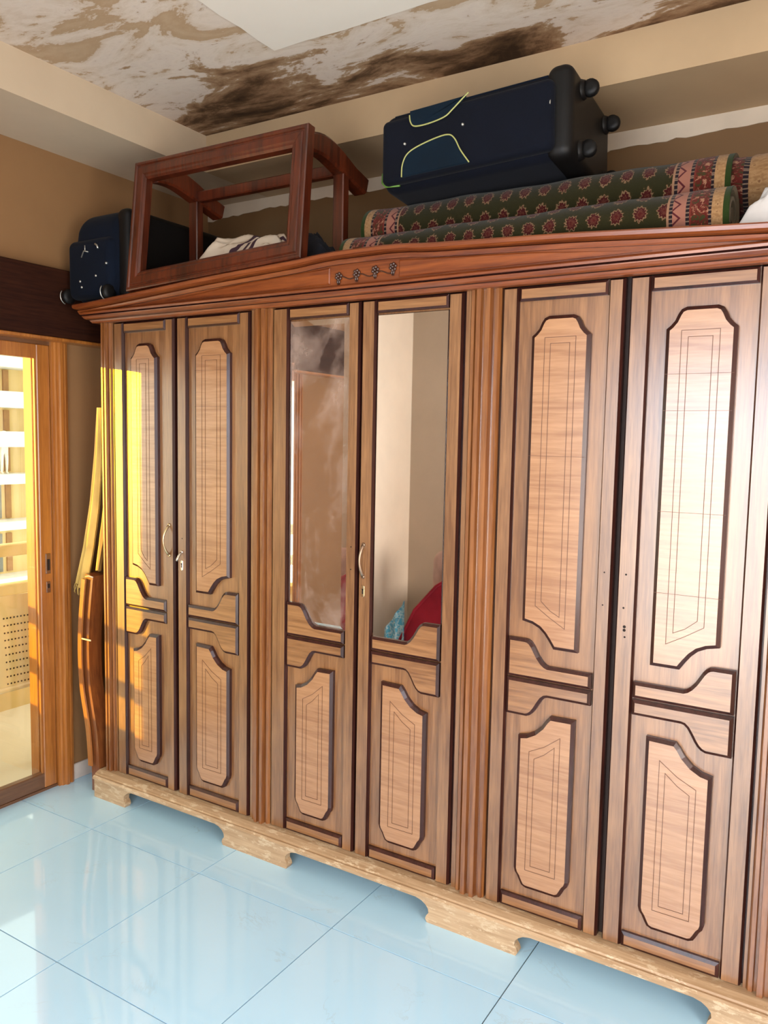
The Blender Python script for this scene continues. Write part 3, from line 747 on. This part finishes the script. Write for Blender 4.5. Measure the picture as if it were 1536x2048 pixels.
def chair_frame():
    t = thing('chair_frame', 'bare reddish wooden chair frame standing on the wardrobe top without a seat', 'chair frame', (0.68, -0.03, 2.155))
    # tilted front frame; corners follow the photo, bottom sits on the sloping cap
    bl, br, tr, tl = Vector((0.252,-.062,2.176)), Vector((1.128,-.058,2.220)), Vector((1.120,-.008,2.684)), Vector((0.252,-.008,2.688))
    # outer corners and member width
    wv = .072
    def member(name, p, q, wid, inner):
        """board from p to q, `inner` points to the frame's middle"""
        p, q, inn = Vector(p), Vector(q), Vector(inner).normalized()
        d = (q-p).normalized(); nrm = d.cross(inn).normalized()
        if nrm.y > 0: nrm = -nrm           # towards the viewer
        m = MB()
        prof = [(0,.0),(0,.018),(.004,.022),(.012,.022),(.016,.016),(.022,.016),(.026,.022),(.050,.022),(.056,.018),(wid-.008,.018),(wid,.012),(wid,-.018),(0,-.018)]
        vs = []
        for base, sgn in ((p, 1), (q, -1)):
            for a, b in prof: vs.append(base + d*(sgn*a*0.98) + inn*a + nrm*b)
        n = len(prof)
        m.add(vs, [tuple(range(n)), tuple(range(2*n-1,n-1,-1))] + [(i, (i+1) % n, n+(i+1) % n, n+i) for i in range(n)])
        return m.build(name, M['frame_red'], t)
    c = (bl+br+tr+tl)/4
    member('frame_rail', bl, br, wv, tl-bl); member('frame_rail', tl, tr, wv, bl-tl)
    member('frame_stile', bl, tl, wv*.92, br-bl); member('frame_stile', br, tr, wv, bl-br)
    # scrolled arms running back from the top corners
    for x, nm in ((0.325, 'L'), (1.075, 'R')):
        n = 14; pts = []
        for k in range(n+1):
            u = k/n; y = 0.0+.37*u
            z = 2.640 + .018*math.sin(u*PI*.9) - .060*u*u + .010*math.sin(u*PI*2)
            pts.append((x, y, z))
        def prof(u):
            hh = .030 + .020*math.sin(min(1, u*1.15)*PI)**1 * 0.8 + .006*(u > .85); ww = .024+.008*u
            return [(-ww,-hh*.8),(-ww*.7,-hh),(ww*.7,-hh),(ww,-hh*.8),(ww,hh*.6),(ww*.6,hh*.85),(-ww*.6,hh*.85),(-ww,hh*.6)]
        m = MB(); m.sweep(pts, prof, (0,0,1)); m.build('arm', M['frame_red'], t)
        m = MB(); yy = .235; m.bbox(x-.024, x+.024, yy-.02, yy+.02, 2.148, 2.625, .004); m.build('post', M['frame_red'], t)
    m = MB(); m.bbox(0.349, 1.051, .215, .250, 2.588, 2.630, .004); m.build('back_rail', M['frame_red'], t)
chair_frame()

def crumple(name, mat, x0, x1, y0, y1, z0, h, nx, ny, seed, amp, prof):
    rnd = random.Random(seed)
    ph = [(rnd.uniform(4, 22), rnd.uniform(4, 22), rnd.uniform(0, 6.3), rnd.uniform(.3, 1)) for _ in range(9)]
    def fn(u, v):
        x = x0+(x1-x0)*u; y = y0+(y1-y0)*v
        e = min(1, 5*min(u, 1-u, v, 1-v)) if True else 1
        f = sum(a*math.sin(kx*u+ky*v+p) for kx, ky, p, a in ph)/4
        f = f*.55 + .9*(1-2*abs(math.sin(7*u+5*v+seed)*math.cos(4*u-9*v+seed*.7))) + .5*(1-2*abs(math.sin(15*u-11*v+seed*2)))
        z = z0 + max(.001, (prof(u, v)*h + amp*f)*e**.6)
        return (x+amp*.4*math.sin(9*v+seed)*e, y+amp*.4*math.sin(11*u+seed), z)
    m = MB(); m.grid(fn, nx, ny, 0, True, uv=True)
    b = m.add([fn(0,0), fn(1,0), fn(1,1), fn(0,1)], [(3,2,1,0)])
    o = m.build(name, mat, loc=((x0+x1)/2, (y0+y1)/2, z0)); return o
def printed_bag():
    t = NT('cream_bag_with_dark_print'); v = t.coord('UV'); sep = t.new('ShaderNodeSeparateXYZ'); t.link(v, sep.inputs[0])
    u, w_ = sep.outputs[0], sep.outputs[1]
    wob = t.math('MULTIPLY', t.math('SUBTRACT', t.noise(v, 3, 2), .5), .12)
    q = t.math('ADD', t.math('ADD', u, t.math('MULTIPLY', w_, -.55)), wob)
    st = t.math('GREATER_THAN', t.math('SINE', t.math('MULTIPLY', q, 80)), .15)
    inx = t.math('MULTIPLY', t.math('GREATER_THAN', q, .28), t.math('LESS_THAN', q, .52))
    inz = t.math('GREATER_THAN', w_, .10)
    k = t.math('MULTIPLY', t.math('MULTIPLY', st, inx), inz)
    base = t.ramp(t.noise(t.coord(), 7, 4), [(0.3, (0.50,0.40,0.30)), (0.7, (0.62,0.53,0.42))])
    c = t.mix(k, base, (0.035,0.010,0.022))
    return t.fin(c, .7)
M['bag'] = printed_bag()
M['white_cloth'] = fabric('white_cloth', (0.55,0.52,0.50), scale=120)
M['dark_cloth'] = fabric('black_cloth', (0.008,0.008,0.012))
o = crumple('cloth_bundle', M['bag'], 0.46, 0.98, 0.03, 0.19, 2.150, .245, 60, 26, 3, .016, lambda u, v: (1.0-.18*u)*(0.55+.45*math.sin(min(1, v*1.6)*PI/2)))
tag(o, 'cream crumpled cloth bundle with dark printed stripes inside the wooden chair frame', 'bundle')
o = crumple('white_cloth', M['white_cloth'], 2.50, 2.78, -0.01, 0.10, 2.150, .175, 56, 30, 11, .017, lambda u, v: .30+.70*min(1, u*2.2))
tag(o, 'crumpled white cloth at the right end of the wardrobe top by the carpet ends', 'cloth')
o = crumple('dark_cloth', M['dark_cloth'], 1.00, 1.22, .03, .17, 2.150, .23, 26, 18, 5, .014, lambda u, v: 1.0-.75*u)
tag(o, 'small heap of black cloth between the chair frame and the carpet rolls', 'cloth')

def carpet_mat():
    t = NT('green_persian_carpet'); v = t.coord('UV'); sep = t.new('ShaderNodeSeparateXYZ'); t.link(v, sep.inputs[0])
    u, w_ = sep.outputs[0], sep.outputs[1]       # u along the roll 0..1 (1.24 m), w_ round it 0..1
    m = t.math
    # medallions in staggered rows
    cu, cw = 19.0, 7.0
    row = m('FLOOR', m('MULTIPLY', w_, cw)); off = m('MULTIPLY', m('MODULO', row, 2.0), .5)
    fu = m('SUBTRACT', m('FRACT', m('ADD', m('MULTIPLY', u, cu), off)), .5); fw = m('SUBTRACT', m('FRACT', m('MULTIPLY', w_, cw)), .5)
    r = m('SQRT', m('ADD', m('POWER', m('MULTIPLY', fu, 1.15), 2.0), m('POWER', m('MULTIPLY', fw, 1.0), 2.0)))
    an = m('ARCTAN2', fw, fu)
    pet = m('MULTIPLY', m('SINE', m('MULTIPLY', an, 12.0)), .035)
    rr = m('ADD', r, pet); nz = m('MULTIPLY', m('SUBTRACT', t.noise(t.coord('Object'), 120, 3), .5), .30); rr = m('ADD', rr, nz)
    med = t.ramp(rr, [(0.0, (0.07,0.008,0.007)), (0.10, (0.13,0.045,0.028)), (0.14, (0.055,0.007,0.007)), (0.27, (0.20,0.125,0.07)), (0.335, (0.030,0.024,0.007)), (0.40, (0.022,0.021,0.006))], 'CONSTANT')
    # border bands by u
    zig = m('ABSOLUTE', m('SUBTRACT', m('FRACT', m('MULTIPLY', w_, 12.0)), .5))
    def band(u0):      # mirrored borders: distance from either end in u
        return None
    e = m('MINIMUM', u, m('SUBTRACT', 1.0, u))
    bz = m('DIVIDE', e, .125)
    n2 = t.noise(t.coord('UV', (60, 24, 1)), 1.2, 6, .7, 1.0)
    red = t.ramp(n2, [(0.36, (0.045,0.045,0.015)), (0.46, (0.11,0.016,0.012)), (0.56, (0.15,0.03,0.02)), (0.58, (0.36,0.19,0.12)), (0.66, (0.10,0.02,0.015))], 'CONSTANT')
    zz = m('LESS_THAN', m('ABSOLUTE', m('SUBTRACT', m('MULTIPLY', zig, .28), m('SUBTRACT', bz, .80))), .022)
    pink = t.mix(zz, (0.34,0.15,0.11), (0.09,0.016,0.022))
    dots = m('GREATER_THAN', m('SINE', m('MULTIPLY', w_, 260.0)), .55)
    blk = t.mix(m('MULTIPLY', dots, .55), (0.018,0.012,0.016), (0.36,0.25,0.18))
    wv = t.noise(t.coord('UV', (120, 50, 1)), 1, 3)
    crm = t.ramp(wv, [(0.4, (0.30,0.17,0.075)), (0.62, (0.42,0.26,0.13)), (0.66, (0.22,0.11,0.05))])
    c = med
    for lo, hi, col in ((.98, 1.02, (0.32,0.18,0.11)), (.92, .98, blk), (.70, .92, pink), (.64, .70, blk), (.61, .64, (0.16,0.03,0.02)), (.33, .61, red), (.28, .33, blk), (.10, .28, crm), (-1, .10, (0.022,0.042,0.008))):
        k = m('MULTIPLY', m('GREATER_THAN', bz, lo), m('LESS_THAN', bz, hi)); c = t.mix(k, c, col)
    c = t.mix(1.0, c, (0.70,0.66,0.62), 'MULTIPLY')
    fuzz = t.noise(t.coord(), 500, 2); t.bump(fuzz, .5, .002)
    return t.fin(c, .95, spec=.1, sheen=.1)
M['carpet'] = carpet_mat()
M['carpet_back'] = fabric('carpet_backing', (0.10,0.075,0.045))
def roll(parent, name, x0, x1, yc, zc, ry, rz, ph, sag=.006, u0=0.0, u1=1.0, endmat=True):
    m = MB()
    def fn(u, v):
        a = 2*PI*v + ph; wob = 1 + .02*math.sin(u*17+a*2) + .012*math.sin(u*41+a)
        return (x0+(x1-x0)*u, yc - ry*math.cos(a)*wob, zc + rz*math.sin(a)*wob - 0*sag)
    nu, nv = 60, 32
    m.grid(fn, nu, nv, 0, True, uv=True)
    for k, (a, b) in m.uv.items(): m.uv[k] = (u0+(u1-u0)*a, b)
    o = m.build(name, M['carpet'], parent)
    # spiral ends
    for xe, sg in ((x1, 1), (x0, -1)):
        m = MB(); vs = []; fs = []; n = 32
        for ring, (k, dx) in enumerate(((1,0),(.86,-.004),(.84,-.016),(.66,-.016),(.64,-.004),(.5,-.004),(.48,-.018),(.28,-.018),(.26,-.006),(.1,-.008))):
            for i in range(n):
                a = 2*PI*i/n; vs.append((xe+sg*(dx+.001), yc-ry*k*math.cos(a), zc+rz*k*math.sin(a)))
        nr = 10
        for r_ in range(nr-1):
            for i in range(n): j = (i+1) % n; fs.append((r_*n+i, r_*n+j, (r_+1)*n+j, (r_+1)*n+i))
        fs.append(tuple(range((nr-1)*n, nr*n))); m.add(vs, fs, 0, False); m.build('rolled_end', M['carpet_back'], parent)
    return o
tl = thing('rolled_carpet', 'lower front roll of green patterned carpet lying along the wardrobe edge', 'carpet', (1.87, .075, 2.148), 'rolled green carpets on the wardrobe')
roll(tl, 'pile', 1.245, 2.487, .068, 2.151+.076, .084, .073, .6)
tu = thing('rolled_carpet', 'upper roll of green patterned carpet right under the suitcase', 'carpet', (1.87, .235, 2.24), 'rolled green carpets on the wardrobe')
roll(tu, 'pile', 1.235, 2.462, .232, 2.345, .098, .092, .2)
roll(tu, 'inner_layer', 2.40, 2.585, .245, 2.345, .086, .082, .3, u0=.92, u1=1.0)
tb = thing('rolled_carpet', 'rear thick roll of green carpet behind the others by the wall', 'carpet', (1.87, .46, 2.148), 'rolled green carpets on the wardrobe')
roll(tb, 'pile', 1.30, 2.55, .462, 2.152+.139, .134, .137, .9)

# ------------------------------------------------------------------ between wardrobe and left wall
def towel():
    t = thing('towel', 'yellow fringed towel hanging down the left side of the wardrobe', 'towel', (-.10, .02, 1.30))
    def strip(name, L, R, mat, y, seed):
        m = MB()
        n = len(L)-1
        def fn(u, v):
            k = v*n; i = min(int(k), n-1); f = k-i
            a = Vector(L[i])*(1-f)+Vector(L[i+1])*f; b = Vector(R[i])*(1-f)+Vector(R[i+1])*f
            p = a*(1-u)+b*u
            return (p.x, y + .010*math.sin(u*9+seed)*min(1, v*2) + .02*math.sin(v*3+seed)*u, p.y)
        m.grid(fn, 10, 30, 0, True)
        def fn2(u, v):
            p = fn(u, v); return (p[0], p[1]+.006, p[2])
        m.grid(fn2, 10, 30, 0, True)
        return m.build(name, mat, t)
    A = strip('outer_fold', [(-.034,1.72),(-.058,1.52),(-.095,1.30),(-.145,1.10),(-.203,.93)], [(-.020,1.72),(-.030,1.52),(-.052,1.30),(-.082,1.10),(-.115,.905)], M['towel'], -.002, .4)
    B = strip('inner_fold', [(-.022,1.56),(-.036,1.38),(-.056,1.22),(-.072,1.12),(-.085,1.05),(-.092,1.0)], [(-.008,1.58),(-.010,1.38),(-.018,1.22),(-.028,1.12),(-.036,1.05),(-.044,1.0)], M['towel'], .030, 1.7)
    m = MB()
    for k in range(15):
        u = k/14; x = -.203+.088*u; z = .93-.025*u
        m.tube([(x, .002, z), (x-.004+random.uniform(-.006,.006), .000, z-.015), (x-.006+random.uniform(-.012,.012), -.003, z-.032-random.uniform(0,.012))], [.0018,.0016,.001], 5)
    f = m.build('fringe', M['towel'], t); f['kind'] = 'stuff'
M['towel'] = fabric('yellow_towel', (0.62,0.42,0.12), scale=200)
towel()
M['tape'] = plain('pale_tape', (0.6,0.5,0.4), .5)
def bent_board():
    t = thing('bent_board', 'curved dark red wooden bed rail leaning beside the wardrobe', 'board', (-.05, .012, 0))
    pts = [(x+.076, .012, z) for x, z in ((-.150,.985),(-.170,.85),(-.184,.72),(-.186,.58),(-.176,.46),(-.153,.35),(-.136,.25),(-.127,.12),(-.125,.0))]
    P = []
    V = [Vector(p) for p in pts]
    for i in range(len(V)-1):
        for k in range(5):
            u = k/5; p0 = V[max(i-1,0)]; p3 = V[min(i+2,len(V)-1)]; p1, p2 = V[i], V[i+1]
            P.append(0.5*((2*p1)+(-p0+p2)*u+(2*p0-5*p1+4*p2-p3)*u*u+(-p0+3*p1-3*p2+p3)*u**3))
    P.append(V[-1])
    m = MB(); m.sweep(P, [(-.034,-.026),(.034,-.026),(.034,.026),(-.034,.026)], (1,0,0)); m.build('rail', M['bent_wood'], t)
    m = MB(); m.sweep([p + Vector((-.016,-.047,0)) for p in P if .10 < p.z < .97], [(-.004,-.012),(.004,-.012),(.004,.012),(-.004,.012)], (1,0,0)); m.build('sunlit_edge', M['door_wood'], t)  # orange strip paints the sunlight along the rail's edge
    m = MB(); m.bbox(-.122, -.052, -.038, -.034, .692, .699, .001); m.build('tape', M['tape'], t)
    m = MB(); m.tube([(-.085,-.034,.978),(-.060,-.036,.984),(-.035,-.034,.980)], .003, 6); m.build('tape', M['tape'], t)
bent_board()
m = MB(); m.prism([(-.225,0.085),(-.120,0.085),(-.120,0.36),(-.185,0.42),(-.205,.40)], 'y', .22, .25); 
m = MB(); m.bbox(-.215, -.100, .20, .235, 0.0, 0.36, .004)
tag(m.build('stone_slab', plain('pale_pink_slab', (0.50,0.40,0.37), .5, var=.15), loc=(-.16,.22,0)), 'small pale pinkish slab standing on the floor behind the curved board', 'slab')

# ------------------------------------------------------------------ seen in the mirror: bed at the opposite wall
def bed():
    t = thing('bed', 'bed with a dark red padded end panel reflected in the clear mirror', 'bed', (0.6, -2.6, 0))
    M['red'] = fabric('dark_red_velvet', (0.30,0.012,0.026), sheen=.3)
    yb = -2.32
    pts = [(BX(.0),.0),(BX(.0),.12),(BX(.03),.24),(BX(.14),.46),(BX(.30),.64),(BX(.42),.72),(BX(.6),.75),(BX(1.1),.76),(BX(1.1),0)]
    m = MB(); m.prism(pts, 'y', yb-.06, yb); m.build('end_panel', M['red'], t)
    m = MB(); m.tube([(x, yb+.004, z) for x, z in pts[1:-1]], .010, 8); m.build('panel_piping', M['red'], t)
    m = MB(); rbox(m, (.75, yb-.40, .40), 1.1, .66, .20, .06); m.build('mattress', M['white_cloth'], t)
    m = MB(); m.box(.25, 1.28, yb-.70, yb-.08, .05, .31); m.build('bed_base', M['dark_wood'], t)
    m = MB()
    def sh(u, v): return (.02+.16*u, yb+.012+.012*math.sin(u*14), .50*(1-v)*(.55+.45*u)+.02)
    m.grid(sh, 14, 10); m.grid(lambda u, v: (sh(u, v)[0], sh(u, v)[1]-.006, sh(u, v)[2]), 14, 10)
    q = NT('blue_patterned_sheet'); v = q.coord(); c = q.ramp(q.noise(v, 38, 2), [(0.42, (0.10,0.42,0.62)), (0.48, (0.55,0.70,0.74)), (0.6, (0.12,0.36,0.52))])
    m.build('bed_sheet', q.fin(c, .9), t)
    p = MB(); rbox(p, (.47, yb-.32, .665), .50, .20, .34, .09, fn=lambda p: Vector((p.x, p.y*(1-.5*(abs(p.x)/.25)**2), p.z)))
    tag(p.build('pillow', fabric('pale_pink_pillow', (0.55,0.38,0.34)), loc=(.47, yb-.32, .50)), 'pale pink pillow leaning behind the red bed panel in the mirror', 'pillow')
BX = lambda u: .11 + u
bed()

# ------------------------------------------------------------------ outside the sliding door
def outside():
    M['conc'] = plain('cream_render', (0.66,0.58,0.44), .8, var=.06, scale=1.0)
    M['blocker_white'] = plain('blocker_white', (0.84,0.86,0.82), .8, var=.03, scale=1.0)  # white so the added pier brightens the door reflections
    M['shade_wall'] = plain('yellow_render', (0.62,0.46,0.20), .8, var=.06, scale=1.0)
    M['slab'] = plain('white_slab', (0.72,0.70,0.64), .8, var=.05)
    M['pane_far'] = plain('far_window_glass', (0.16,0.17,0.15), .15)
    M['shutter'] = plain('brown_shutter', (0.34,0.17,0.06), .6)
    t = thing('balcony', 'sunlit balcony with cream floor and railing beyond the glass door', 'balcony', (-1.0, -.5, 0))
    m = MB(); m.box(-1.55, XL-.15, -3.2, 2.4, -.14, -.012); m.build('balcony_floor', M['conc'], t)
    m = MB(); m.box(-1.50, -1.38, -2.4, 2.4, -.012, .50); m.build('parapet', M['shade_wall'], t)
    for z0, z1 in ((.655, .722), (.885, .957)):
        m = MB(); m.bbox(-1.47, -1.41, -2.4, 2.4, z0, z1, .006); m.build('rail', M['shade_wall'], t)
    for y in (.62, 1.5, 2.3):
        m = MB(); m.bbox(-1.46, -1.42, y, y+.04, .5, .90, .004); m.build('rail_post', M['shade_wall'], t)
    m = MB(); m.box(-1.50, -1.36, -3.2, -1.915, -.012, 2.6); m.build('sun_blocker', M['blocker_white'], t)  # pier added out of view to cut off the sun patch
    # apartment building across the street
    b = thing('apartment_building', 'pale apartment block with stacked balconies seen through the glass door', 'building', (-12.6, 8.0, -6))
    m = MB(); m.box(-18, -12.6, 2.0, 16.0, -6, 4.6); m.build('wall', M['shade_wall'], b)
    for z in (2.86, 2.08, 1.30, .56, -.38):
        pass
    for z0, z1 in ((2.90,3.6),(2.10,2.42),(1.31,1.62),(.56,.76),(-.37,-.20),(-1.6,-1.35)):
        m = MB(); m.box(-12.6, -12.0, 2.5, 15.5, z0, z1); m.build('balcony_slab', M['slab'], b)
    for z0, z1 in ((2.44,2.88),(1.64,2.06),(.80,1.28),(-.18,.52),(-1.3,-.5)):
        for y0, y1, mt in ((7.10,7.20,'conc'),(7.32,7.56,'pane_far'),(7.66,7.78,'shutter'),(8.3,8.8,'pane_far'),(6.3,6.8,'pane_far')):
            m = MB(); m.box(-12.62, -12.56, y0, y1, z0, z1); o = m.build({'conc':'pillar','pane_far':'window','shutter':'shutter'}[mt], M[mt], b)
            if mt == 'pane_far':
                m = MB(); m.box(-12.56, -12.545, (y0+y1)/2-.012, (y0+y1)/2+.012, z0, z1); m.build('mullion', M['conc'], o)
    # plastic chair on the balcony
    c = thing('plastic_chair', 'cream plastic balcony chair with a perforated back behind the glass', 'chair', (-.80, .02, -.012))
    M['plastic'] = plain('cream_plastic', (0.66,0.60,0.46), .4, var=.03)
    xb, y0, y1 = -.62, -.30, .105
    m = MB()
    def back(u, v): return (xb-.02*math.sin(u*PI)-.06*v*.5, y0+(y1-y0)*u, .38+.44*v)
    m.grid(back, 10, 8); m.grid(lambda u, v: tuple(a+b for a, b in zip(back(u, v), (-.012,0,0))), 10, 8); m.build('backrest', M['plastic'], c)
    m = MB()
    for i in range(9):
        for j in range(10):
            p = back(.60+.042*i, .04+.08*j); m.lathe([(.0045,.002),(.0045,.0005)], p, 'x', 6)
    h = m.build('perforations', M['hole'], c)
    m = MB(); m.bbox(-1.06, -.62, y0, y1, .36, .385, .008); m.build('seat', M['plastic'], c)
    for x in (-.64, -1.03):
        for y in (y0+.01, y1-.035):
            m = MB(); m.tube([(x, y+.012, .37), (x+(.05 if x > -.8 else -.05), y+.012, -.010)], [.022,.016], 8); m.build('leg', M['plastic'], c)
    for y in (y0, y1):
        m = MB(); m.tube([(-.64, y, .62), (-.85, y, .60), (-1.02, y, .58), (-1.03, y, .38)], .016, 8); m.build('armrest', M['plastic'], c)
outside()

# small figure on the far balcony
def person():
    skin = plain('far_skin', (0.42,0.25,0.16), .6); 
    v = [(0,0,.86),(0,0,1.05),(0,0,1.30),(.03,0,1.45),(.07,0,1.60),(0,.17,1.38),(.14,.22,1.15),(.34,.16,1.08),(0,-.17,1.38),(.14,-.22,1.15),(.34,-.16,1.08),(0,.09,.80),(.02,.10,.45),(0,.10,.04),(.1,.10,.02),(0,-.09,.80),(.02,-.10,.45),(0,-.10,.04),(.1,-.10,.02)]
    e = [(0,1),(1,2),(2,3),(3,4),(2,5),(5,6),(6,7),(2,8),(8,9),(9,10),(0,11),(11,12),(12,13),(13,14),(0,15),(15,16),(16,17),(17,18)]
    r = [.13,.13,.15,.055,.10,.06,.045,.035,.06,.045,.035,.085,.06,.04,.035,.085,.06,.04,.035]
    me = bpy.data.meshes.new('person'); me.from_pydata(v, e, []); o = bpy.data.objects.new('person', me); COL.objects.link(o)
    md = o.modifiers.new('skin', 'SKIN'); o.modifiers.new('sub', 'SUBSURF').levels = 1
    o.modifiers['sub'].render_levels = 1
    for i, rr in enumerate(r): me.skin_vertices[0].data[i].radius = (rr, rr)
    me.skin_vertices[0].data[0].use_root = True
    me.materials.append(plain('white_clothing', (0.75,0.72,0.66), .8)); o.location = (-12.35, 7.50, .76); o.scale = (.55,.55,.55)
    tag(o, 'tiny person in pale clothing leaning out on a balcony across the street', 'person')
person()
